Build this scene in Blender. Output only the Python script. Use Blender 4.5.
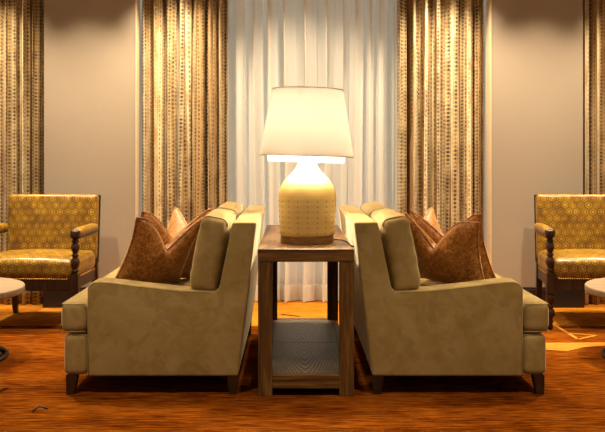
import bpy, bmesh, math, random
from mathutils import Vector, Matrix
random.seed(7)
R = math.radians
for o in list(bpy.data.objects): bpy.data.objects.remove(o)
scene = bpy.context.scene
C = scene.collection

# ------------------------------------------------------------------ camera
F_PX = 882.0; VX, VY = 292.0, 157.0; CAM_Z = 1.14
cd = bpy.data.cameras.new('camera'); cam = bpy.data.objects.new('camera', cd); C.objects.link(cam)
cam.location = (0, 0, CAM_Z); cam.rotation_euler = (R(90), 0, 0)
cd.sensor_fit = 'HORIZONTAL'; cd.sensor_width = 36.0; cd.lens = F_PX / 605 * 36
cd.shift_x = (302.5 - VX) / 605; cd.shift_y = (VY - 216) / 605
cd.clip_start = 0.05; cd.clip_end = 60
scene.camera = cam
# ------------------------------------------------------------------ world, lights, exposure
w = bpy.data.worlds.new('lobby_ambient'); scene.world = w; w.use_nodes = True
bg = w.node_tree.nodes['Background']; bg.inputs[0].default_value = (1.0, 0.78, 0.52, 1); bg.inputs[1].default_value = 0.19
vs = scene.view_settings
vs.view_transform = 'Standard'; vs.look = 'None'; vs.gamma = 1.0; vs.use_curve_mapping = False
vs.exposure = 0.94
CEIL = 2.75
WARM = (1.0, 0.77, 0.49)
def spot(x, y, power, deg=62, blend=0.7, color=WARM, radius=0.035, aim=None):
    d = bpy.data.lights.new('ceiling_downlight', 'SPOT'); o = bpy.data.objects.new('ceiling_downlight', d); C.objects.link(o)
    o.location = (x, y, CEIL - 0.02); d.energy = power; d.color = color; d.spot_size = R(deg); d.spot_blend = blend
    d.shadow_soft_size = radius
    if aim is not None:
        o.rotation_euler = (Vector(aim) - o.location).to_track_quat('-Z', 'Y').to_euler()
    return o
# row of downlights along the window wall
spot(-1.53, 6.18, 112, 88, 1); spot(-0.84, 6.38, 165, 98, 1); spot(1.14, 6.38, 165, 98, 1); spot(1.86, 6.18, 112, 88, 1)
spot(.12, 6.25, 105, 118, 1)
spot(-2.34, 6.38, 130, 98, 1); spot(2.66, 6.38, 130, 98, 1)
# downlights over the coffee tables, the sofas and the aisle
spot(-1.80, 5.15, 140, 90); spot(1.95, 5.15, 140, 90)
spot(-0.75, 5.05, 60, 70); spot(0.90, 5.05, 60, 70)
spot(-1.00, 2.9, 120, 100, 1.0); spot(1.20, 2.9, 120, 100, 1.0)
# dusk daylight outside the window
dd = bpy.data.lights.new('window_daylight', 'AREA'); do = bpy.data.objects.new('window_daylight', dd); C.objects.link(do)
do.location = (.165, 7.75, 1.45); do.rotation_euler = (R(-90), 0, 0); dd.shape = 'RECTANGLE'; dd.size = 3.2; dd.size_y = 2.9; dd.energy = 17; dd.color = (1.0, .98, .93)

# ------------------------------------------------------------------ helpers
def mesh_obj(name, verts, faces, mat, parent=None, smooth=True, uvs=None):
    me = bpy.data.meshes.new(name); me.from_pydata([tuple(v) for v in verts], [], faces); me.update()
    if uvs is not None:
        ul = me.uv_layers.new(name='UVMap')
        for l in me.loops: ul.data[l.index].uv = uvs[l.vertex_index]
    if smooth: me.polygons.foreach_set('use_smooth', [True] * len(me.polygons))
    o = bpy.data.objects.new(name, me); C.objects.link(o)
    if mat: me.materials.append(mat)
    if parent: o.parent = parent
    return o
def thing(name, label, cat, loc=(0, 0, 0), rz=0, group=None):
    o = bpy.data.objects.new(name, None); C.objects.link(o); o.empty_display_size = 0.1
    o.location = loc; o.rotation_euler = (0, 0, rz); tag(o, label, cat, group); return o
def tag(o, label=None, cat=None, group=None, kind=None):
    if label: o['label'] = label
    if cat: o['category'] = cat
    if group: o['group'] = group
    if kind: o['kind'] = kind
    return o
def bevel(o, w, seg=3, angle=30):
    m = o.modifiers.new('bevel', 'BEVEL'); m.width = w; m.segments = seg; m.limit_method = 'ANGLE'; m.angle_limit = R(angle)
    return o
class MB:
    def __init__(s): s.v = []; s.f = []
    def add(s, v, f):
        b = len(s.v); s.v += [Vector(p) for p in v]; s.f += [tuple(b + i for i in q) for q in f]
    def box(s, x0, x1, y0, y1, z0, z1):
        s.add([(x0,y0,z0),(x1,y0,z0),(x1,y1,z0),(x0,y1,z0),(x0,y0,z1),(x1,y0,z1),(x1,y1,z1),(x0,y1,z1)],
              [(0,3,2,1),(4,5,6,7),(0,1,5,4),(1,2,6,5),(2,3,7,6),(3,0,4,7)])
    def taper(s, cx, cy, z0, z1, a0, a1, dx=0, dy=0):   # square leg: half widths a0 at bottom, a1 at top
        v = [(cx+dx+sx*a0, cy+dy+sy*a0, z0) for sx, sy in ((-1,-1),(1,-1),(1,1),(-1,1))] + \
            [(cx+sx*a1, cy+sy*a1, z1) for sx, sy in ((-1,-1),(1,-1),(1,1),(-1,1))]
        s.add(v, [(0,3,2,1),(4,5,6,7),(0,1,5,4),(1,2,6,5),(2,3,7,6),(3,0,4,7)])
    def prism(s, prof, y0, y1):   # profile in x,z extruded along y
        n = len(prof)
        v = [(x, y0, z) for x, z in prof] + [(x, y1, z) for x, z in prof]
        f = [tuple(range(n)), tuple(range(2*n-1, n-1, -1))] + [((i+1) % n, i, n+i, n+(i+1) % n) for i in range(n)]
        s.add(v, f)
    def prism_z(s, prof, z0, z1):   # profile in x,y extruded along z
        n = len(prof)
        v = [(x, y, z0) for x, y in prof] + [(x, y, z1) for x, y in prof]
        f = [tuple(range(n-1, -1, -1)), tuple(range(n, 2*n))] + [(i, (i+1) % n, n+(i+1) % n, n+i) for i in range(n)]
        s.add(v, f)
    def lathe(s, prof, n=32, cx=0, cy=0, cap=True):
        m = len(prof); v = []; f = []
        for r, z in prof:
            for k in range(n):
                a = 2*math.pi*k/n; v.append((cx + r*math.cos(a), cy + r*math.sin(a), z))
        for i in range(m-1):
            for k in range(n):
                k2 = (k+1) % n; f.append((i*n+k, i*n+k2, (i+1)*n+k2, (i+1)*n+k))
        if cap:
            f.append(tuple(range(n-1, -1, -1))); f.append(tuple((m-1)*n + k for k in range(n)))
        s.add(v, f)
    def tube(s, pts, r, n=8, closed=False):
        pts = [Vector(p) for p in pts]; m = len(pts); v = []; f = []
        prev = None
        for i, p in enumerate(pts):
            if closed: t = pts[(i+1) % m] - pts[i-1]
            else: t = pts[min(i+1, m-1)] - pts[max(i-1, 0)]
            t.normalize()
            if prev is None:
                a = Vector((0,0,1)) if abs(t.z) < 0.9 else Vector((1,0,0)); u = t.cross(a).normalized()
            else:
                u = (prev - t*prev.dot(t)).normalized()
            prev = u; q = t.cross(u)
            rr = r[i] if isinstance(r, (list, tuple)) else r
            for k in range(n):
                a = 2*math.pi*k/n; v.append(p + (u*math.cos(a) + q*math.sin(a))*rr)
        for i in range(m if closed else m-1):
            j = (i+1) % m
            for k in range(n):
                k2 = (k+1) % n; f.append((i*n+k, i*n+k2, j*n+k2, j*n+k))
        if not closed:
            f.append(tuple(range(n-1, -1, -1))); f.append(tuple((m-1)*n+k for k in range(n)))
        s.add(v, f)
    def rbox(s, hx, hy, hz, r, bulge=(0,0,0), n=7, T=None, fn=None):   # soft rounded box, half sizes
        def samples(h):
            core = [-(h-r) + 2*(h-r)*i/n for i in range(n+1)]
            e = [h - r + r*q for q in (0.35, 0.7, 1.0)]
            return [-x for x in reversed(e)] + core + e
        S = [samples(hx), samples(hy), samples(hz)]; H = (hx, hy, hz); idx = {}; v = []; f = []
        def vert(p):
            k = tuple(round(c, 6) for c in p)
            if k in idx: return idx[k]
            inn = [max(-(H[i]-r), min(H[i]-r, p[i])) for i in range(3)]
            d = Vector([p[i]-inn[i] for i in range(3)]); q = Vector(inn)
            if d.length > 1e-9: q += d.normalized()*r
            a = [q[i]/H[i] for i in range(3)]
            for i in range(3):
                j, l = (i+1) % 3, (i+2) % 3
                q[i] += bulge[i]*a[i]*(1-a[j]**2)*(1-a[l]**2)
            if fn: q = fn(q)
            if T: q = T @ q
            idx[k] = len(v); v.append(q); return idx[k]
        for ax in range(3):
            j, l = (ax+1) % 3, (ax+2) % 3
            for sg in (-1, 1):
                for a in range(len(S[j])-1):
                    for b in range(len(S[l])-1):
                        q = []
                        for da, db in ((0,0),(1,0),(1,1),(0,1)):
                            p = [0,0,0]; p[ax] = sg*H[ax]; p[j] = S[j][a+da]; p[l] = S[l][b+db]; q.append(vert(p))
                        f.append(tuple(q) if sg > 0 else tuple(reversed(q)))
        s.add(v, f)
    def build(s, name, mat, parent=None, smooth=False):
        return mesh_obj(name, s.v, s.f, mat, parent, smooth)
def struct(o): o['kind'] = 'structure'; return o
def copy_tree(o, parent=None):
    c = o.copy(); C.objects.link(c); c.parent = parent
    for ch in list(o.children): copy_tree(ch, c)
    return c

# ------------------------------------------------------------------ materials
class NT:
    def __init__(s, name):
        s.m = bpy.data.materials.new(name); s.m.use_nodes = True; s.t = s.m.node_tree; s.n = s.t.nodes; s.b = s.n['Principled BSDF']
    def add(s, t, **k):
        n = s.n.new(t)
        for a, b in k.items(): setattr(n, a, b)
        return n
    def link(s, a, b): s.t.links.new(a, b)
    def put(s, sock, v):
        if isinstance(v, bpy.types.NodeSocket): s.link(v, sock)
        else: sock.default_value = v
    def math(s, op, a, b=0.0, c=0.0):
        n = s.add('ShaderNodeMath', operation=op)
        s.put(n.inputs[0], a); s.put(n.inputs[1], b); s.put(n.inputs[2], c); return n.outputs[0]
    def vmath(s, op, a, b=None, sc=None):
        n = s.add('ShaderNodeVectorMath', operation=op); s.put(n.inputs[0], a)
        if b is not None: s.put(n.inputs[1], b)
        if sc is not None: s.put(n.inputs['Scale'], sc)
        return n
    def mix(s, f, a, b, mode='MIX'):
        n = s.add('ShaderNodeMix', data_type='RGBA', blend_type=mode)
        s.put(n.inputs[0], f); s.put(n.inputs[6], a); s.put(n.inputs[7], b); return n.outputs[2]
    def ramp(s, f, stops):
        n = s.add('ShaderNodeValToRGB'); e = n.color_ramp.elements
        e[0].position, e[0].color = stops[0]; e[1].position, e[1].color = stops[-1]
        for p, c in stops[1:-1]: x = e.new(p); x.color = c
        s.put(n.inputs[0], f); return n.outputs[0]
    def coord(s, which='Object', scale=(1,1,1), rot=(0,0,0)):
        t = s.add('ShaderNodeTexCoord'); m = s.add('ShaderNodeMapping'); s.link(t.outputs[which], m.inputs[0])
        m.inputs['Scale'].default_value = scale; m.inputs['Rotation'].default_value = rot; return m.outputs[0]
    def noise(s, v, scale, detail=3, rough=0.5, dist=0.0):
        n = s.add('ShaderNodeTexNoise'); s.put(n.inputs['Vector'], v); n.inputs['Scale'].default_value = scale
        n.inputs['Detail'].default_value = detail; n.inputs['Roughness'].default_value = rough; n.inputs['Distortion'].default_value = dist
        return n.outputs[0]
    def bump(s, h, strength=0.3, dist=0.01):
        n = s.add('ShaderNodeBump'); n.inputs['Strength'].default_value = strength; n.inputs['Distance'].default_value = dist
        s.put(n.inputs['Height'], h); s.link(n.outputs[0], s.b.inputs['Normal'])
    def set(s, **k):
        for a, v in k.items(): s.put(s.b.inputs[a.replace('_', ' ')], v)
        return s
def rgb(r, g, b): return (r, g, b, 1)

def mat_plain(name, col, rough=0.6, **k):
    t = NT(name); n = t.noise(t.coord(), 18, 3)
    t.set(Base_Color=t.mix(n, rgb(*[c*0.88 for c in col]), rgb(*[min(1, c*1.1) for c in col])), Roughness=rough, **k); return t.m
def mat_wall():
    t = NT('taupe_wallcovering'); v = t.coord()
    n = t.noise(v, 1.2, 3); fine = t.noise(t.coord(scale=(160,160,30)), 3, 2)
    t.set(Base_Color=t.mix(n, rgb(.325,.275,.222), rgb(.36,.305,.247)), Roughness=.75); t.bump(fine, .12, .002); return t.m
def mat_velvet():
    t = NT('olive_tan_velvet'); v = t.coord()
    a = t.noise(v, 5.5, 4, .55, .6); b = t.noise(v, 16, 3, .5, 1.0); fine = t.noise(v, 260, 2)
    pa = t.ramp(a, [(.42, rgb(0,0,0)), (.60, rgb(1,1,1))]); pb = t.ramp(b, [(.50, rgb(0,0,0)), (.56, rgb(1,1,1))])
    pc = t.ramp(t.noise(v, 8.5, 2, .4, .9), [(.60, rgb(0,0,0)), (.635, rgb(1,1,1))])
    col = t.mix(pa, rgb(.285,.200,.068), rgb(.340,.248,.098)); col = t.mix(t.math('MULTIPLY', pb, .14), col, rgb(.44,.36,.20)); col = t.mix(t.math('MULTIPLY', pc, .32), col, rgb(.19,.135,.05))
    col = t.mix(t.math('MULTIPLY', fine, .12), col, rgb(.15,.11,.05))
    t.set(Base_Color=col, Roughness=.85, Sheen_Weight=.45, Sheen_Roughness=.35, Sheen_Tint=rgb(1,.88,.62), Specular_IOR_Level=.2)
    t.bump(fine, .08, .002); return t.m
def mat_pillow():
    t = NT('rust_brown_jacquard'); v = t.coord()
    a = t.noise(v, 55, 4, .6, .8); b = t.noise(v, 6, 2); f = t.noise(v, 300, 2)
    pa = t.ramp(a, [(.42, rgb(0,0,0)), (.58, rgb(1,1,1))])
    col = t.mix(pa, rgb(.15,.050,.009), rgb(.46,.19,.040)); col = t.mix(t.math('MULTIPLY', b, .35), col, rgb(.50,.25,.07))
    t.set(Base_Color=col, Roughness=.5, Sheen_Weight=.9, Sheen_Roughness=.3, Sheen_Tint=rgb(1,.72,.36)); t.bump(pa, .12, .002); return t.m
def mat_wood(name, c0, c1, c2, axis='x', rough=.5, scale=1.0):
    t = NT(name)
    sc = {'x': (1.5, 22, 22), 'y': (22, 1.5, 22), 'z': (22, 22, 1.5)}[axis]
    v = t.coord(scale=tuple(c*scale for c in sc)); n = t.noise(v, 1.0, 4, .6, 1.2); g = t.noise(v, 5.0, 3, .6)
    f = t.math('ADD', t.math('MULTIPLY', n, .7), t.math('MULTIPLY', g, .3))
    col = t.ramp(f, [(.30, rgb(*c0)), (.5, rgb(*c1)), (.68, rgb(*c2))])
    t.set(Base_Color=col, Roughness=rough, Specular_IOR_Level=.3); t.bump(f, .25, .003); return t.m
def mat_shelf():
    t = NT('cathedral_grain_wood'); v = t.coord()
    s = t.add('ShaderNodeSeparateXYZ'); t.link(v, s.inputs[0])
    wob = t.noise(t.coord(scale=(3,1.2,1)), 2.2, 2)
    x2 = t.math('POWER', t.math('ABSOLUTE', s.outputs[0]), 1.35)
    k = t.math('ADD', t.math('MULTIPLY', x2, 20.0), t.math('MULTIPLY', s.outputs[1], -1.55)); k = t.math('ADD', k, t.math('MULTIPLY', wob, .22))
    wv = t.math('SINE', t.math('MULTIPLY', k, 38.0)); wv = t.math('MULTIPLY_ADD', wv, .5, .5)
    fine = t.noise(t.coord(scale=(90,3,90)), 2, 3)
    f = t.math('ADD', t.math('MULTIPLY', wv, .55), t.math('MULTIPLY', fine, .45))
    t.set(Base_Color=t.ramp(f, [(.15, rgb(.018,.011,.006)), (.5, rgb(.10,.070,.040)), (.85, rgb(.25,.19,.115))]), Roughness=.5)
    t.bump(f, .2, .002); return t.m
def mat_carpet(name, base, dark, light, strength=.5):
    t = NT(name); v = t.coord()
    streak = t.noise(t.coord(scale=(7.5, 62, 1)), 1.0, 4, .6); big = t.noise(t.coord(scale=(1.1, 2.6, 1)), 1.3, 3); fine = t.noise(t.coord(scale=(60, 190, 1)), 1.5, 2)
    f = t.math('ADD', t.math('MULTIPLY', streak, .68), t.math('MULTIPLY', big, .32))
    col = t.ramp(f, [(.40, rgb(*dark)), (.50, rgb(*base)), (.62, rgb(*light))])
    col = t.mix(t.math('MULTIPLY', fine, strength), col, rgb(*[c*.45 for c in dark]))
    t.set(Base_Color=col, Roughness=.95, Specular_IOR_Level=.0); t.bump(fine, .5, .006); return t.m
def mat_drape():
    t = NT('dotted_gold_drapery'); uv = t.add('ShaderNodeUVMap').outputs[0]
    s = t.add('ShaderNodeSeparateXYZ'); t.link(uv, s.inputs[0]); u, v = s.outputs[0], s.outputs[1]
    cell = .036
    cu = t.math('DIVIDE', u, cell); ci = t.math('FLOOR', cu); fu = t.math('SUBTRACT', t.math('FRACT', cu), .5)
    wn = t.add('ShaderNodeTexWhiteNoise', noise_dimensions='1D'); t.link(ci, wn.inputs['W']); rnd = wn.outputs[0]
    wn2 = t.add('ShaderNodeTexWhiteNoise', noise_dimensions='1D'); t.link(t.math('ADD', ci, 51.3), wn2.inputs['W'])
    cv = t.math('ADD', t.math('DIVIDE', v, t.math('MULTIPLY_ADD', rnd, .012, .026)), wn2.outputs[0]); fv = t.math('SUBTRACT', t.math('FRACT', cv), .5)
    d = t.math('SQRT', t.math('ADD', t.math('MULTIPLY', fu, fu), t.math('MULTIPLY', t.math('MULTIPLY', fv, fv), .7)))
    dot = t.math('LESS_THAN', d, .27); ring = t.math('LESS_THAN', t.math('ABSOLUTE', t.math('SUBTRACT', d, .37)), .045)
    dash = t.math('MULTIPLY', t.math('LESS_THAN', t.math('ABSOLUTE', fu), .12), t.math('LESS_THAN', t.math('ABSOLUTE', fv), .30))
    side = t.math('MULTIPLY', t.math('GREATER_THAN', t.math('ABSOLUTE', fu), .40), t.math('LESS_THAN', t.math('ABSOLUTE', t.math('SUBTRACT', t.math('FRACT', t.math('MULTIPLY', cv, 2.0)), .5)), .25))
    isdash = t.math('GREATER_THAN', rnd, .6)
    mk = t.mix(isdash, t.math('MAXIMUM', dot, t.math('MULTIPLY', ring, .6)), t.math('MULTIPLY', dash, .8))
    mk = t.math('MAXIMUM', mk, t.math('MULTIPLY', side, .75))
    ground = t.ramp(rnd, [(0, rgb(.44,.30,.11)), (.3, rgb(.80,.68,.42)), (.6, rgb(.34,.19,.05)), (1, rgb(.80,.70,.46))])
    cl = t.noise(t.coord('UV', scale=(9, 2.0, 1)), 2.4, 3); clm = t.ramp(cl, [(.47, rgb(0,0,0)), (.62, rgb(1,1,1))])
    ground = t.mix(t.math('MULTIPLY', clm, .6), ground, rgb(.34,.20,.065))
    fade = t.noise(uv, 9, 3); mk = t.math('MULTIPLY', mk, t.ramp(fade, [(.25, rgb(.3,.3,.3)), (.55, rgb(1,1,1))]))
    col = t.mix(mk, ground, rgb(.055,.030,.008))
    fine = t.noise(t.coord('UV', scale=(500, 500, 1)), 1, 2)
    t.set(Base_Color=col, Roughness=.65, Sheen_Weight=.25); t.bump(fine, .1, .001); return t.m
def mat_sheer(name, opac, col=(.93,.92,.88)):
    t = NT(name); out = t.n['Material Output']; v = t.coord('UV', scale=(900, 40, 1))
    f = t.noise(v, 1, 2); c = t.mix(f, rgb(*[x*.93 for x in col]), rgb(*col))
    df = t.add('ShaderNodeBsdfDiffuse'); tl = t.add('ShaderNodeBsdfTranslucent'); tr = t.add('ShaderNodeBsdfTransparent')
    t.link(c, df.inputs[0]); t.link(c, tl.inputs[0])
    m1 = t.add('ShaderNodeMixShader'); m1.inputs[0].default_value = .30; t.link(df.outputs[0], m1.inputs[1]); t.link(tl.outputs[0], m1.inputs[2])
    m2 = t.add('ShaderNodeMixShader'); m2.inputs[0].default_value = opac; t.link(tr.outputs[0], m2.inputs[1]); t.link(m1.outputs[0], m2.inputs[2])
    t.link(m2.outputs[0], out.inputs[0]); t.n.remove(t.b); return t.m
def mat_shade(name, col, trans):
    t = NT(name); out = t.n['Material Output']; f = t.noise(t.coord(scale=(1,1,1)), 220, 2)
    c = t.mix(f, rgb(*[x*.95 for x in col]), rgb(*col))
    df = t.add('ShaderNodeBsdfDiffuse'); tl = t.add('ShaderNodeBsdfTranslucent'); t.link(c, df.inputs[0]); t.link(c, tl.inputs[0])
    m = t.add('ShaderNodeMixShader'); m.inputs[0].default_value = trans; t.link(df.outputs[0], m.inputs[1]); t.link(tl.outputs[0], m.inputs[2])
    t.link(m.outputs[0], out.inputs[0]); t.n.remove(t.b); return t.m
def mat_leather():
    t = NT('gold_lattice_leather'); uv = t.add('ShaderNodeUVMap').outputs[0]
    p = t.vmath('SCALE', uv, sc=1/.056).outputs[0]
    r = (1.0, 1.7320508, 1.0); h = (.5, .8660254, 0.0)
    def wrap(x):
        n = t.add('ShaderNodeVectorMath', operation='WRAP'); t.put(n.inputs[0], x); n.inputs[1].default_value = (.5,.8660254,1); n.inputs[2].default_value = (-.5,-.8660254,-1); return n.outputs[0]
    a = wrap(p); b = wrap(t.vmath('SUBTRACT', p, h).outputs[0])
    la = t.vmath('LENGTH', t.vmath('MULTIPLY', a, (1,1,0)).outputs[0]).outputs['Value']; lb = t.vmath('LENGTH', t.vmath('MULTIPLY', b, (1,1,0)).outputs[0]).outputs['Value']
    sel = t.math('LESS_THAN', lb, la)
    mx = t.add('ShaderNodeMix', data_type='VECTOR'); t.put(mx.inputs[0], sel); t.put(mx.inputs[4], a); t.put(mx.inputs[5], b)
    g = t.vmath('ABSOLUTE', mx.outputs[1]).outputs[0]
    s = t.add('ShaderNodeSeparateXYZ'); t.link(g, s.inputs[0])
    hd = t.math('MAXIMUM', s.outputs[0], t.vmath('DOT_PRODUCT', g, (.5,.8660254,0)).outputs['Value'])
    ln = t.math('LESS_THAN', t.math('ABSOLUTE', t.math('SUBTRACT', hd, .44)), .045)
    ln2 = t.math('LESS_THAN', t.math('ABSOLUTE', t.math('SUBTRACT', hd, .24)), .045)
    mk = t.math('MAXIMUM', ln, ln2)
    wear = t.noise(uv, 9, 3); mk2 = t.math('MULTIPLY', mk, t.ramp(wear, [(.3, rgb(.65,.65,.65)), (.6, rgb(1,1,1))]))
    big = t.ramp(t.noise(uv, 11, 4, .6), [(.35, rgb(0,0,0)), (.65, rgb(1,1,1))])
    col = t.mix(mk2, t.mix(big, rgb(.19,.095,.007), rgb(.44,.265,.022)), rgb(.070,.028,.005))
    t.set(Base_Color=col, Roughness=t.math('MULTIPLY_ADD', wear, .22, .20), Specular_IOR_Level=.5); t.bump(mk, .25, .002); return t.m
def mat_glass():
    t = NT('window_glass'); out = t.n['Material Output']; c = t.mix(t.noise(t.coord(), .8, 2), rgb(.78,.82,.82), rgb(.84,.87,.87))
    tr = t.add('ShaderNodeBsdfTransparent'); t.link(c, tr.inputs[0]); gl = t.add('ShaderNodeBsdfGlossy'); gl.inputs['Roughness'].default_value = .05
    m = t.add('ShaderNodeMixShader'); m.inputs[0].default_value = .08; t.link(tr.outputs[0], m.inputs[1]); t.link(gl.outputs[0], m.inputs[2])
    t.link(m.outputs[0], out.inputs[0]); t.n.remove(t.b); return t.m
def mat_ceramic():
    t = NT('cream_ceramic'); v = t.coord(); n = t.noise(v, 7, 3)
    s = t.add('ShaderNodeSeparateXYZ'); t.link(v, s.inputs[0])
    t.set(Base_Color=t.mix(n, rgb(.68,.50,.17), rgb(.76,.59,.24)), Roughness=.32, Coat_Weight=.2); return t.m

M = dict(
    wall=mat_wall(), velvet=mat_velvet(), pillow=mat_pillow(), drape=mat_drape(), sheer=mat_sheer('sheer_voile', .74), hem=mat_sheer('doubled_voile_hem', .97, (.90,.89,.85)),
    table_x=mat_wood('oak_grain_across', (.020,.008,.002), (.105,.047,.009), (.26,.132,.030), 'x'),
    table_y=mat_wood('oak_grain_along', (.020,.008,.002), (.105,.047,.009), (.26,.132,.030), 'y'),
    table_z=mat_wood('oak_grain_upright', (.020,.008,.002), (.105,.047,.009), (.26,.132,.030), 'z'),
    shelf=mat_shelf(), carpet=mat_carpet('rust_streaked_carpet', (.175,.043,.004), (.070,.015,.002), (.33,.100,.008)),
    gold=mat_carpet('gold_carpet_band', (.50,.21,.03), (.42,.16,.02), (.58,.27,.05), .25),
    darkline=mat_carpet('dark_carpet_band', (.030,.011,.004), (.02,.008,.003), (.045,.016,.006), .3),
    dark_wood=mat_wood('dark_walnut', (.014,.006,.003), (.032,.014,.006), (.060,.027,.011), 'z', .35),
    leather=mat_leather(), lit_reveal=mat_plain('lamplit_reveal_tint', (.66,.55,.38), .5), base=mat_plain('dark_brown_paint', (.020,.012,.009), .45),  # pier reveal tone: brightened in place of lamplight
    ceil=mat_plain('ceiling_paint', (.62,.55,.45), .8), glass=mat_glass(), frame=mat_plain('grey_window_frame', (.20,.20,.19), .5),
    ceramic=mat_ceramic(), stud=mat_plain('brown_glaze_dots', (.16,.075,.015), .4), lampwood=mat_wood('lamp_plinth_wood', (.10,.045,.012), (.21,.11,.035), (.30,.17,.06), 'x'),
    shade=mat_shade('linen_shade', (.87,.79,.68), .047), diffuser=mat_shade('white_diffuser', (.92,.90,.84), .35),
    brass=mat_plain('antique_brass', (.55,.36,.12), .35, Metallic=1.0), cord=mat_plain('black_cord', (.012,.010,.008), .5),
    iron=mat_plain('black_iron', (.012,.010,.009), .45, Metallic=.4), stone=mat_wood('pale_washed_wood', (.20,.14,.085), (.28,.20,.13), (.34,.26,.18), 'x', .5),
)
def bulb_mat():
    t = NT('frosted_bulb'); t.set(Base_Color=rgb(1,.9,.75), Emission_Color=rgb(1,.78,.48), Emission_Strength=12.0); return t.m
M['bulb'] = bulb_mat()

# ------------------------------------------------------------------ the setting
def P(px, py_or_y, Y): return (px - VX) * Y / F_PX
def floor_pt(px, py):
    Y = CAM_Z * F_PX / (py - VY); return ((px - VX) * Y / F_PX, Y)
fm = MB(); fm.box(-4.6, 4.6, -0.6, 7.4, -.05, 0); fl = struct(fm.build('floor', M['carpet']))
fl.data.materials.append(M['gold']); fl.data.materials.append(M['darkline'])
def carpet_poly(pts, slot, z=.0012):
    me = fl.data; bm = bmesh.new(); bm.from_mesh(me)
    f = bm.faces.new([bm.verts.new((x, y, z)) for x, y in pts]); f.normal_update()
    if f.normal.z < 0: f.normal_flip()
    f.material_index = slot; bm.to_mesh(me); bm.free()
def carpet_line(a, b, w, slot, z=.0016):
    a, b = Vector(a), Vector(b); d = (b - a).normalized(); n = Vector((-d.y, d.x)) * w / 2
    carpet_poly([a - n, b - n, b + n, a + n], slot, z)
fl.data.materials.append(mat_carpet('orange_carpet_border', (.42,.155,.014), (.26,.080,.008), (.56,.235,.025), .3))
carpet_poly([(-4.6,5.95),(4.6,5.95),(4.6,7.4),(-4.6,7.4)], 3, .0006)
# woven gold shapes, right
carpet_poly([floor_pt(*p) for p in ((536,343),(640,342.5),(630,343.5),(582,347.6),(567,351.2),(536,349))], 1)
for a, b in (((551,323),(578,339.3)), ((578,339.3),(596,335.6)), ((596,335.6),(566,333)), ((556,326),(570,322)), ((570,322),(580,328))):
    carpet_line(floor_pt(*a), floor_pt(*b), .022, 1)
carpet_poly([floor_pt(*p) for p in ((588,308.6),(600,310.5),(640,318),(640,313))], 1)
# woven gold shapes, left
carpet_poly([floor_pt(*p) for p in ((36,312.5),(44,308.4),(66,310.5),(66,313.2))], 1)
carpet_poly([floor_pt(*p) for p in ((-10,318),(10,314.5),(36,314.5),(28,318.5),(6,321.5))], 1)
carpet_line(floor_pt(6,316), floor_pt(36,321), .022, 1)
carpet_line(floor_pt(36,321), floor_pt(62,315), .022, 1)
carpet_line(floor_pt(281,314.6), floor_pt(300,316.6), .03, 2)
carpet_line(floor_pt(-6,394), floor_pt(8,388), .03, 2)
cm = MB(); cm.box(-4.6, 4.6, -0.6, 7.4, CEIL, CEIL + .05); struct(cm.build('ceiling', M['ceil']))
# window wall: slab behind the recesses and two piers
wm = MB()
wm.box(-4.6, -1.25, 7.16, 7.30, 0, CEIL); wm.box(1.58, 4.6, 7.16, 7.30, 0, CEIL)
wm.box(-1.25, 1.58, 7.16, 7.30, 0, .10); wm.box(-1.25, 1.58, 7.16, 7.30, 2.66, CEIL)
wall = struct(wm.build('wall_back', M['wall']))
PIERS = ((-1.878, -1.182), (1.507, 2.204))
for i, (a, b) in enumerate(PIERS):
    pm = MB(); pm.box(a, b, 6.68, 7.16, 0, CEIL); o = pm.build('pier', M['wall'], wall)
    cmb = MB()
    cx = (b - .004, b + .004) if i == 0 else (a - .004, a + .004)
    cmb.box(cx[0], cx[1], 6.676, 7.12, 0.0, CEIL); cmb.build('lit_reveal_face', M['lit_reveal'], wall)  # thin skin, paler than the wall: lamplight on the pier's return, painted in
    bm_ = MB(); bm_.box(a - .004, b + .004, 6.662, 6.74, 0, .14); bm_.box(a - .002, b + .002, 6.668, 6.74, .14, .155)
    bb = struct(bm_.build('baseboard_' + ('left', 'right')[i], M['base'])); bevel(bb, .003, 2)
for i, (a, b) in enumerate(((-4.6, -1.9), (2.23, 4.6))):
    bm_ = MB(); bm_.box(a, b, 7.14, 7.16, 0, .14); struct(bm_.build('baseboard_recess_' + ('left', 'right')[i], M['base']))
# window behind the sheers
wf = MB(); wf.box(-1.25, 1.58, 7.13, 7.19, .10, .16); wf.box(-1.25, 1.58, 7.13, 7.19, 2.60, 2.66)
xs = (-1.25, -.55, .165, .88, 1.53)
for x in xs: wf.box(x, x + .05, 7.131, 7.189, .16, 2.60)
win = struct(wf.build('window_1', M['frame']))
for i in range(4):
    g = MB(); g.box(xs[i] + .05, xs[i+1], 7.15, 7.165, .16, 2.60); g.build('pane', M['glass'], win)

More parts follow.
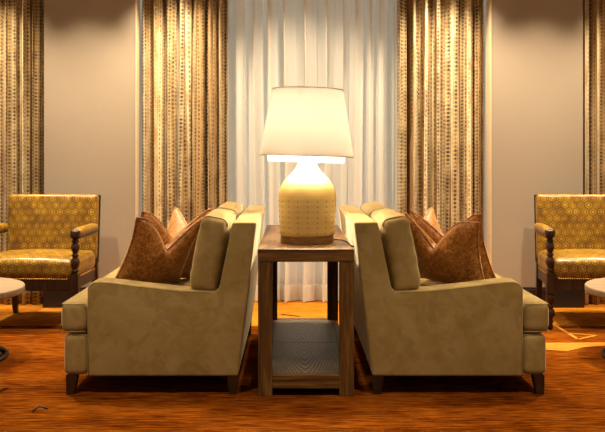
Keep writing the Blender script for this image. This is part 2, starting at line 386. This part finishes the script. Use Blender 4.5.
# ------------------------------------------------------------------ curtains
def curtain_mesh(x0, x1, y, z0, z1, period, amp, seed, nu=0, nz=26, flare=0.10, full=1.0, yoff=0.0):
    rnd = random.Random(seed)
    nf = max(2, int(round((x1 - x0) / period))); nu = nu or nf * 18
    # irregular fold boundaries
    ws = [rnd.uniform(.65, 1.4) for _ in range(nf)]; tot = sum(ws); cum = [0]
    for q in ws: cum.append(cum[-1] + q / tot)
    am = [rnd.uniform(.6, 1.15) for _ in range(nf + 1)]; ph = [rnd.uniform(-1, 1) for _ in range(nf)]
    wob = [(rnd.uniform(-1, 1), rnd.uniform(.5, 1.6), rnd.uniform(0, 6)) for _ in range(3)]
    verts = []; uvs = []; length = None
    for j in range(nz + 1):
        tz = j / nz; z = z0 + (z1 - z0) * tz; row = []
        for i in range(nu + 1):
            t = i / nu
            t2 = t + sum(a * .010 * math.sin(w * 3 * (1 - tz) + p + t * 9) for a, w, p in wob) * math.sin(math.pi * t)
            t2 = min(1, max(0, t2))
            k = 0
            while k < nf - 1 and t2 > cum[k+1]: k += 1
            loc = (t2 - cum[k]) / (cum[k+1] - cum[k])
            a = am[k] * (1 - loc) + am[k+1] * loc
            s = math.sin(2 * math.pi * loc + .0)
            s2 = .30 * math.sin(4 * math.pi * loc + ph[k] * 2 + (1 - tz) * 1.2 * ph[k])
            yy = y - amp * a * (s + s2) * (1 - flare * tz) + yoff
            xx = x0 + (x1 - x0) * t + amp * .45 * a * math.sin(4 * math.pi * loc + 1.0 + ph[k]) * math.sin(math.pi * min(1, max(0, t)))**.3
            row.append((xx, yy, z))
        if length is None:
            length = [0]
            for i in range(1, nu + 1): length.append(length[-1] + math.dist(row[i], row[i-1]))
        verts += row; uvs += [(length[i] + seed * 3.17, z) for i in range(nu + 1)]
    n = nu + 1
    faces = [(j*n+i, j*n+i+1, (j+1)*n+i+1, (j+1)*n+i) for j in range(nz) for i in range(nu)]
    return verts, faces, uvs
def drape(x0, x1, y, seed, label, period=.092, amp=.056):
    v, f, u = curtain_mesh(x0, x1, y, .004, 2.70, period, amp, seed)
    o = mesh_obj('drape', v, f, M['drape'], None, True, u)
    m = o.modifiers.new('cloth', 'SOLIDIFY'); m.thickness = .004; m.offset = 0
    return tag(o, label, 'curtain', 'patterned drapes on the window wall')
drape(-1.160, -.500, 6.83, 3, 'gold dotted drape hanging left of the white sheer, behind the left sofa')
drape(.818, 1.485, 6.83, 5, 'gold dotted drape hanging right of the white sheer, behind the right sofa')
drape(-2.75, -1.905, 6.82, 8, 'gold dotted drape at the far left behind the left gold chair')
drape(2.235, 3.07, 6.82, 11, 'gold dotted drape at the far right behind the right gold chair')
sv, sf, su = curtain_mesh(-.70, 1.02, 6.96, .012, 2.70, .125, .058, 21, flare=0.0)
sheer = mesh_obj('sheer_curtain', sv, sf, M['sheer'], None, True, su)
tag(sheer, 'white translucent sheer curtain hanging behind the table lamp', 'curtain')
n_ = max(i for i in range(len(sv)) if abs(sv[i][2] - .012) < 1e-6) + 1
hv = []; hu = []
for z in (.006, .05, .095, .135):
    for i in range(n_):
        x, y, _ = sv[i]; hv.append((x, y - .006, z)); hu.append((su[i][0], z))
mesh_obj('hem', hv, [(j*n_+i, j*n_+i+1, (j+1)*n_+i+1, (j+1)*n_+i) for j in range(3) for i in range(n_-1)], M['hem'], sheer, True, hu)

# ------------------------------------------------------------------ sofas (local x = forward, y = width)
CX = .068; SY0, SY1 = 4.222, 5.70; SYC = (SY0 + SY1) / 2; HW = (SY1 - SY0) / 2
def make_sofa():
    root = thing('sofa', 'x', 'sofa')
    ox = .70       # local origin sits at u = .70
    AW = .13
    def U(l): return [(u - ox, z) for u, z in l]
    def flush(o, w, planes):      # round every outer edge, keep the seams where pieces meet flush
        bm = bmesh.new(); bm.from_mesh(o.data); es = []
        for e in bm.edges:
            seam = any(all(abs(v.co.y - p) < 1e-5 for v in e.verts) for p in planes)
            if not seam and e.is_manifold and e.calc_face_angle() > .25: es.append(e)
        bmesh.ops.bevel(bm, geom=es, offset=w, segments=4, profile=.5, affect='EDGES', clamp_overlap=True)
        for e in bm.edges:
            if all(any(abs(v.co.y - p) < 1e-5 for p in planes) for v in e.verts): e.smooth = False
        bm.normal_update(); bm.to_mesh(o.data); bm.free(); o.data.polygons.foreach_set('use_smooth', [True]*len(o.data.polygons)); return o
    yi_ = HW - AW
    b = MB(); b.prism(U([(.318,.09),(.470,.09),(.468,.25),(.343,.8275),(.229,.8275)]), -yi_, yi_)
    flush(b.build('back', M['velvet'], root, True), .016, (-yi_, yi_))
    for sg in (-1, 1):
        a = MB(); yo = sg * HW; yi = sg * yi_; y0, y1 = min(yo, yi), max(yo, yi)
        a.prism(U([(.318,.09),(1.040,.09),(1.040,.505),(1.034,.525),(1.018,.540),(.985,.546),(.94,.543),(.80,.526),(.60,.504),(.430,.494),(.410,.510),(.343,.8275),(.229,.8275)]), y0, y1)
        arm = flush(a.build('arm', M['velvet'], root, True), .014, (yi,))
        p = MB(); yy = sg * (HW - .002)
        p.tube([(u - ox, yy, z) for u, z in ((1.033,.10),(1.033,.30),(1.033,.502),(1.027,.522),(1.012,.534),(.985,.539),(.94,.536),(.80,.519),(.60,.497),(.45,.489))], .003, 6)
        p.build('piping', M['velvet'], arm, True)
    f = MB(); f.box(.48 - ox, 1.034 - ox, -(HW-AW-.002), HW-AW-.002, .092, .285); 
    bevel(f.build('seat_base', M['velvet'], root, True), .01, 3)
    f = MB(); f.rbox(.058, HW - .004, .098, .030, (.004, 0, .0), 6, Matrix.Translation((1.097 - ox, 0, .190))); f.build('front_rail', M['velvet'], root, True)
    for sg in (-1, 1):     # T shaped seat cushions, meeting in the middle
        ya = HW - AW - .004; yb = HW - .002
        prof = [(.45-ox, .003), (1.172-ox, .003), (1.172-ox, yb), (1.040-ox, yb), (1.040-ox, ya), (.45-ox, ya)]
        if sg < 0: prof = [(x, -y) for x, y in reversed(prof)]
        s = MB(); s.prism_z(prof, .289, .446)
        c = s.build('seat_cushion', M['velvet'], root, True); bevel(c, .044, 6)
        p = MB(); yy = sg * yb
        for z in (.302, .433):
            p = MB(); p.tube([(1.046-ox, yy - sg*.006, z), (1.150-ox, yy - sg*.006, z), (1.164-ox, yy - sg*.022, z), (1.164-ox, sg*.02, z)], .003, 6)
            p.build('piping', M['velvet'], c, True)
    tilt = math.atan(.19)
    for sg in (-1, 1):     # loose back cushions resting over the arms
        hw = (HW - .024) / 2; T = Matrix.Translation((.462 - ox, sg * (hw + .004), .668)) @ Matrix.Rotation(-tilt, 4, 'Y')
        inner = HW - AW - .012
        def drop(q, sg=sg, hw=hw):
            yw = sg * (hw + .004) + q.y
            if q.z < -.13 and abs(yw) < inner: q = q + Vector((-.004, 0, -.045))
            # soft wrinkles on the ends and a slight crown
            q.x += .0035 * math.sin(q.z * 70 + q.y * 9) * max(0, abs(q.y / hw) - .75) * 4
            return q
        s = MB(); s.rbox(.066, hw, .182, .036, (.024, .008, .012), 12, T, drop)
        c = s.build('back_cushion', M['velvet'], root, True)
        for e in (-1, 1):
            p = MB(); ring = []
            for fx, fz in ((-1,-1),(-1,1),(1,1),(1,-1)):
                for q in range(4):
                    a0 = {(-1,-1): -90, (-1,1): 180, (1,1): 90, (1,-1): 0}[(fx, fz)] - q * 30
                    ring.append((fx * (.066-.036) + .0345 * math.cos(R(a0)), fz * (.184-.036) + .0345 * math.sin(R(a0))))
            p.tube([T @ Vector((x, e * (hw - .022), z)) for x, z in ring if z > -.12], .003, 6)
            p.build('piping', M['velvet'], c, True)
    for u, h in ((1.115, 0), (.345, 1)):
        for sg in (-1, 1):
            l = MB(); l.taper(u - ox, sg * (HW - .030), 0, .094, .018, .027, dx=(.010 if not h else -.004)); l.build('leg', M['dark_wood'], root)
    return root
sofa = make_sofa()
sofa.location = (CX + .70, SYC, 0); sofa['label'] = 'olive tan velvet sofa right of the lamp table, facing right'
sofa2 = copy_tree(sofa); sofa2.location = (CX - .709, SYC, 0); sofa2.rotation_euler = (0, 0, math.pi); sofa2['label'] = 'olive tan velvet sofa left of the lamp table, facing left'
for s in (sofa, sofa2): s['group'] = 'pair of velvet sofas standing back to back'

# ------------------------------------------------------------------ throw pillows
def pillow(label, loc, yaw, lean, size=.44, chop=.10, thick=.066, roll=0.0, height=None, chopx=0.0):
    n = 22; h = size / 2; hh = (height or size) / 2; vs_ = []; fs = []
    def outline(u, v):
        x = h * u * (1 - .09 * (1 - v*v) ) ; z = hh * v * (1 - .07 * (1 - u*u))
        x *= 1 + .05 * (u*u*v*v); z *= 1 + .05 * (u*u*v*v)
        up = max(0, (v + .6) / 1.6)
        z -= chop * max(0, 1 - abs(u - chopx) / .95) ** 1.5 * up ** 1.5
        return x, z
    def pt(u, v, sd):
        x, z = outline(u, v)
        t = thick * ((1 - u*u) * (1 - v*v)) ** .42 * (1 + .18 * (-v))
        t *= 1 - .30 * math.exp(-((u - chopx) / .22) ** 2) * max(0, v)
        t += .004 * math.sin(u * 7 + v * 5) * (1 - u*u) * (1 - v*v)
        return Vector((x, sd * t, z))
    g = [-math.cos(math.pi * i / n) * .5 + (2*i/n - 1) * .5 for i in range(n + 1)]
    for sd in (-1, 1):
        for j in range(n + 1):
            for i in range(n + 1): vs_.append(pt(g[i], g[j], sd))
    m = n + 1; off = m * m
    for j in range(n):
        for i in range(n):
            q = (j*m+i, j*m+i+1, (j+1)*m+i+1, (j+1)*m+i); fs.append(q); fs.append(tuple(off + k for k in reversed(q)))
    o = mesh_obj('throw_pillow', vs_, fs, M['pillow'], None, True)
    bm = bmesh.new(); bm.from_mesh(o.data); bmesh.ops.remove_doubles(bm, verts=bm.verts, dist=1e-5); bm.to_mesh(o.data); bm.free()
    ring = [pt(g[i], -1, 1) for i in range(n)] + [pt(1, g[j], 1) for j in range(n)] + [pt(g[n-i], 1, 1) for i in range(n)] + [pt(-1, g[n-j], 1) for j in range(n)]
    p = MB(); p.tube(ring, .0052, 7, True); p.build('piping', M['pillow'], o, True)
    o.rotation_euler = (Matrix.Rotation(yaw, 3, 'Z') @ Matrix.Rotation(lean, 3, 'X') @ Matrix.Rotation(roll, 3, 'Y')).to_euler()
    o.location = loc
    return tag(o, label, 'pillow', 'rust throw pillows on the sofas')
# local +y is the pillow's front; lean about local x: positive tips the top backwards (towards -y)
pillow('rust pillow nearest the viewer on the left sofa, dented at its top', (-.697, 4.622, .644), R(46), R(32), .44, .21, chopx=.2)
pillow('rust pillow on the left sofa standing just behind the nearest dented one', (-.680, 4.855, .648), R(44), R(22), .44, .17, chopx=.1, height=.42)
pillow('rust pillow on the left sofa farthest from the viewer', (-.655, 5.325, .634), R(180-50), R(22), .42, .10, height=.39)
pillow('rust pillow nearest the viewer on the right sofa, dented at its top', (.805, 4.602, .648), R(-46), R(27), .43, .21, roll=R(9), chopx=-.35)
pillow('rust pillow on the right sofa standing just behind the nearest dented one', (.885, 4.810, .642), R(-46), R(24), .44, .17, chopx=-.1, height=.42)
pillow('rust pillow on the right sofa farthest from the viewer', (.800, 5.325, .634), R(180+50), R(22), .42, .10, height=.39)

# ------------------------------------------------------------------ console table
TX0, TX1, TY0, TY1, TZ = -.162, .295, 4.20, 5.70, .702
t = thing('console_table', 'brown oak open console table with lower shelf between the two sofas', 'table', ((TX0+TX1)/2, (TY0+TY1)/2, 0))
hw, hd = (TX1-TX0)/2, (TY1-TY0)/2; LW = .068
m = MB(); m.box(-hw, hw, -hd, hd, TZ - .062, TZ); bevel(m.build('table_top', M['table_y'], t), .004, 2)
m = MB(); m.box(-hw, hw, -hd-.003, -hd+.02, TZ-.0615, TZ-.001); bevel(m.build('front_edge', M['table_x'], t), .003, 2)
for sx in (-1, 1):
    for sy in (-1, 1):
        m = MB(); xa, xb = sorted((sx*hw, sx*(hw-LW))); ya, yb = sorted((sy*hd, sy*(hd-LW))); m.box(xa, xb, ya, yb, 0, TZ-.062)
        bevel(m.build('leg', M['table_z'], t), .003, 2)
for sy in (-1, 1):
    ya, yb = sorted((sy*(hd-.002), sy*(hd-.05))); m = MB(); m.box(-hw+LW, hw-LW, ya, yb, .036, .101); bevel(m.build('lower_rail', M['table_x'], t), .003, 2)
for sx in (-1, 1):
    xa, xb = sorted((sx*(hw-.004), sx*(hw-.045))); m = MB(); m.box(xa, xb, -hd+LW, hd-LW, .036, .099); bevel(m.build('side_rail', M['table_y'], t), .003, 2)
for sy in (-1, 1):
    m = MB(); ya, yb = sorted((sy*.0015, sy*(hd-.05))); m.box(-hw+.045, hw-.045, ya-.0, yb, .074, .100)
    o = bevel(m.build('shelf_board', M['shelf'], t), .002, 2)

# ------------------------------------------------------------------ lamp
LXY = (.078, 4.52)
lamp = thing('table_lamp', 'large cream ceramic table lamp with tapered fabric shade, lit', 'lamp', (LXY[0], LXY[1], TZ))
m = MB(); m.lathe([(.132,0),(.136,.003),(.136,.032),(.132,.036)], 48); bevel(m.build('plinth', M['lampwood'], lamp, True), .002, 2)
m = MB()
prof = [(.128,.036),(.138,.040),(.1405,.06),(.143,.12),(.146,.18),(.148,.225),(.1475,.245),(.143,.268),(.134,.290),(.121,.312),(.105,.331),(.088,.348),(.072,.363),(.060,.378),(.052,.393),(.048,.408),(.047,.430),(.044,.436),(.020,.438)]
m.lathe(prof, 64); body = m.build('ceramic_body', M['ceramic'], lamp, True)
def rad(z):
    for (r0, z0), (r1, z1) in zip(prof, prof[1:]):
        if z0 <= z <= z1: return r0 + (r1-r0)*(z-z0)/(z1-z0)
st = MB(); gr = MB()
for i in range(7):
    z = .056 + i * .0265; r = rad(z)
    for k in range(18):
        a = 2*math.pi*(k+.5)/18; cx, cy = r*math.cos(a), r*math.sin(a)
        tmp = MB(); tmp.lathe([(.0001,.0025),(.0022,.0018),(.0033,0),(.0033,-.002)], 8, cap=False)
        rot = Matrix.Translation((cx, cy, z)) @ Matrix.Rotation(a, 4, 'Z') @ Matrix.Rotation(R(90), 4, 'Y')
        st.add([rot @ p for p in tmp.v], tmp.f)
    ring = [(rad(z+.013)*math.cos(2*math.pi*k/64), rad(z+.013)*math.sin(2*math.pi*k/64), z+.013) for k in range(64)]
    gr.tube(ring, .0014, 5, True)
so = st.build('glaze_dots', M['stud'], body, True); so['kind'] = 'stuff'
gr.build('relief_rings', M['ceramic'], body, True)
m = MB(); m.lathe([(.020,.436),(.020,.452),(.014,.456),(.014,.520),(.018,.522),(.018,.545),(.012,.548)], 20); m.build('socket', M['brass'], lamp, True)
m = MB(); m.lathe([(.012,.548),(.016,.558),(.028,.578),(.033,.600),(.030,.620),(.018,.636),(.002,.642)], 20); m.build('bulb', M['bulb'], lamp, True)
# shade is slightly tipped
sh = bpy.data.objects.new('shade', None)
ST = Matrix.Translation((0,0,.62)) @ Matrix.Rotation(R(1.6), 4, 'Y') @ Matrix.Translation((0,0,-.62))
def shell(r0, z0, r1, z1, n=64, k=8):
    q = MB(); q.lathe([(r0+(r1-r0)*i/k, z0+(z1-z0)*i/k) for i in range(k+1)], n, cap=False); q.v = [ST @ p for p in q.v]; return q
shade = shell(.243,.443,.180,.782).build('lamp_shade', M['shade'], lamp, True)
for r, z in ((.2435,.443),(.1805,.782)):
    q = MB(); q.tube([ST @ Vector((r*math.cos(2*math.pi*k/64), r*math.sin(2*math.pi*k/64), z)) for k in range(64)], .0028, 6, True)
    q.build('shade_binding', M['shade'], shade, True)
q = MB(); pr = [(.199,.402),(.2,.470)]
q.lathe([(.1935,.413),(.195,.415),(.198,.475)], 64, cap=False); q.v = [ST @ p for p in q.v]
dif = q.build('diffuser_ring', M['diffuser'], lamp, True)
q = MB()
for k in range(3):
    a = 2*math.pi*k/3 + .3; q.tube([ST @ Vector((.010*math.cos(a), .010*math.sin(a), .700)), ST @ Vector((.186*math.cos(a), .186*math.sin(a), .745))], .002, 6)
q.tube([(0,0,.64),(0,0,.71)], .003, 6)
q.build('spider_fitting', M['brass'], lamp, True)
q = MB(); q.tube([(.125,.06,.006),(.150,.03,.012),(.178,-.02,.014),(.196,-.075,.012),(.206,-.13,.006),(.212,-.19,.004),(.220,-.245,.004)], .0032, 8)
q.build('cord', M['cord'], lamp, True)
ld = bpy.data.lights.new('lamp_bulb_light', 'POINT'); lo = bpy.data.objects.new('lamp_bulb_light', ld); C.objects.link(lo)
lo.location = (LXY[0], LXY[1], TZ + .600); ld.energy = 80; ld.color = (1.0, .85, .63); ld.shadow_soft_size = .045

# ------------------------------------------------------------------ gold leather armchairs
def uv_planar(o, ax=(0, 2)):
    me = o.data; ul = me.uv_layers.new(name='UVMap')
    for p in me.polygons:
        n = p.normal; a = ax if abs(n.y) > .6 else ((1, 2) if abs(n.x) > .6 else (0, 1))
        for li in p.loop_indices:
            c = me.vertices[me.loops[li].vertex_index].co; ul.data[li].uv = (c[a[0]] + 1, c[a[1]] + 1)
    return o
def make_chair():
    root = thing('armchair', 'x', 'chair')
    L, W = M['leather'], M['dark_wood']
    lean = R(-7)
    m = MB(); m.rbox(.326, .045, .235, .028, (0, .012, .0), 8, Matrix.Translation((0, .315, .635)) @ Matrix.Rotation(lean, 4, 'X')); uv_planar(m.build('backrest', L, root, True))
    m = MB(); T = Matrix.Translation((0, .364, .628)) @ Matrix.Rotation(lean, 4, 'X')
    mm = MB(); mm.box(-.329, .329, -.012, .012, -.255, .238); m.add([T @ p for p in mm.v], mm.f); bevel(m.build('back_frame', W, root), .004, 2)
    m = MB(); m.rbox(.328, .290, .070, .048, (.0, .0, .030), 8, Matrix.Translation((0, .000, .402))); uv_planar(m.build('seat', L, root, True))
    m = MB(); m.box(-.318, .318, -.282, -.247, .262, .350); m.box(-.318, -.283, -.247, .30, .262, .350); m.box(.283, .318, -.247, .30, .262, .350); m.box(-.318, .318, .265, .30, .262, .350)
    rail = bevel(m.build('seat_rail', W, root), .004, 2)
    nb = MB()
    def nail(x, y, nx, ny):
        tmp = MB(); tmp.lathe([(.0001,.004),(.004,.003),(.0058,0)], 8, cap=False)
        rot = Matrix.Translation((x, y, .340)) @ Vector((nx, ny, 0)).to_track_quat('Z', 'Y').to_matrix().to_4x4(); nb.add([rot @ p for p in tmp.v], tmp.f)
    for i in range(40): nail(-.28 + .56*i/39, -.2825, 0, -1)
    for i in range(34):
        nail(-.3185, -.20 + .46*i/33, -1, 0); nail(.3185, -.20 + .46*i/33, 1, 0)
    nb.build('nailhead_trim', M['brass'], rail, True)['kind'] = 'stuff'
    for s in (-1, 1):
        x = s * .334; py = -.268
        m = MB(); m.taper(x, py, .240, .372, .026, .026); m.build('post_block', W, root)
        m = MB(); m.lathe([(.012,0),(.017,.006),(.019,.03),(.015,.044),(.022,.050),(.022,.060),(.015,.066),(.020,.080),(.030,.100),(.031,.115),(.024,.134),(.017,.143),(.024,.150),(.024,.160),(.016,.168),(.019,.180),(.029,.202),(.030,.216),(.024,.230),(.020,.242)], 20, x, py)
        m.build('front_leg', W, root, True)
        m = MB(); m.lathe([(.024,.370),(.018,.376),(.017,.384),(.024,.390),(.024,.398),(.016,.404),(.018,.414),(.028,.434),(.030,.452),(.026,.468),(.017,.480),(.016,.486),(.023,.492),(.023,.500),(.016,.506),(.018,.516),(.027,.534),(.029,.550),(.024,.566),(.017,.576),(.023,.582),(.023,.590),(.018,.596),(.018,.606)], 20, x, py)
        m.build('arm_post', W, root, True)
        T = Matrix.Translation((s * .331, -.015, .642)) @ Matrix.Rotation(s * R(1.5), 4, 'Z')
        m = MB(); m.rbox(.034, .252, .026, .023, (0, 0, .006), 6, T); arm = uv_planar(m.build('arm_pad', L, root, True))
        m = MB(); mm = MB(); mm.rbox(.030, .255, .012, .010, (0,0,0), 4); m.add([T @ (p + Vector((0, -.008, -.027))) for p in mm.v], mm.f); m.build('arm_rail', W, arm, True)
        m = MB(); kn = MB(); kn.rbox(.033, .020, .030, .018, (0, .006, 0), 4); m.add([T @ (p + Vector((0, -.266, -.006))) for p in kn.v], kn.f); m.build('arm_scroll', W, arm, True)
        m = MB(); m.taper(s * .30, .318, 0, .42, .017, .024, dx=0, dy=.075); bevel(m.build('back_leg', W, root), .003, 2)
    return root
chair = make_chair(); chair.location = (-1.742, 6.06, 0); chair.rotation_euler = (0, 0, R(-2.5)); chair['label'] = 'gold lattice leather armchair with turned posts, at the left wall'
chair2 = copy_tree(chair); chair2.location = (2.066, 6.06, 0); chair2.rotation_euler = (0, 0, R(-6)); chair2['label'] = 'gold lattice leather armchair with turned posts, at the right wall'
for c in (chair, chair2): c['group'] = 'gold leather armchairs by the window wall'

# ------------------------------------------------------------------ round coffee tables
def make_coffee():
    root = thing('coffee_table', 'x', 'table'); Rt = .45
    m = MB(); m.lathe([(Rt-.006,.366),(Rt,.372),(Rt,.402),(Rt-.006,.408)], 72); bevel(m.build('table_top', M['stone'], root, True), .002, 2)
    for rr, zz, r in ((.35, .011, .012), (.27, .357, .009), (.155, .19, .008)):
        m = MB(); m.tube([(rr*math.cos(2*math.pi*k/48), rr*math.sin(2*math.pi*k/48), zz) for k in range(48)], r, 8, True); m.build('ring', M['iron'], root, True)
    for sg in (-1, 1):
        for k in range(14):
            pts = []
            for i in range(13):
                q = i / 12; z = .012 + q * .345; r = .155 + (.195 if q < .5 else .115) * abs(2*q - 1) ** 1.7
                a = 2*math.pi*(k/14) + sg * q * 1.25; pts.append((r*math.cos(a), r*math.sin(a), z))
            m = MB(); m.tube(pts, .0058, 6); m.build('wire', M['iron'], root, True)
    return root
ct = make_coffee(); ct.location = (CX - 1.592 - .45, 4.97, 0); ct['label'] = 'round coffee table with pale top in front of the left sofa'
ct2 = copy_tree(ct); ct2.location = (CX + 1.605 + .45, 4.97, 0); ct2['label'] = 'round coffee table with pale top in front of the right sofa'
for c in (ct, ct2): c['group'] = 'round coffee tables'

# ------------------------------------------------------------------ small bent black strip on the carpet
pts = [floor_pt(32.5, 412), floor_pt(39, 406.5), floor_pt(47.5, 409.3)]
m = MB(); m.tube([(x, y, .004) for x, y in pts], .004, 6)
tag(m.build('bent_wire', M['cord'], None, True), 'small bent black wire lying on the carpet at lower left', 'wire')
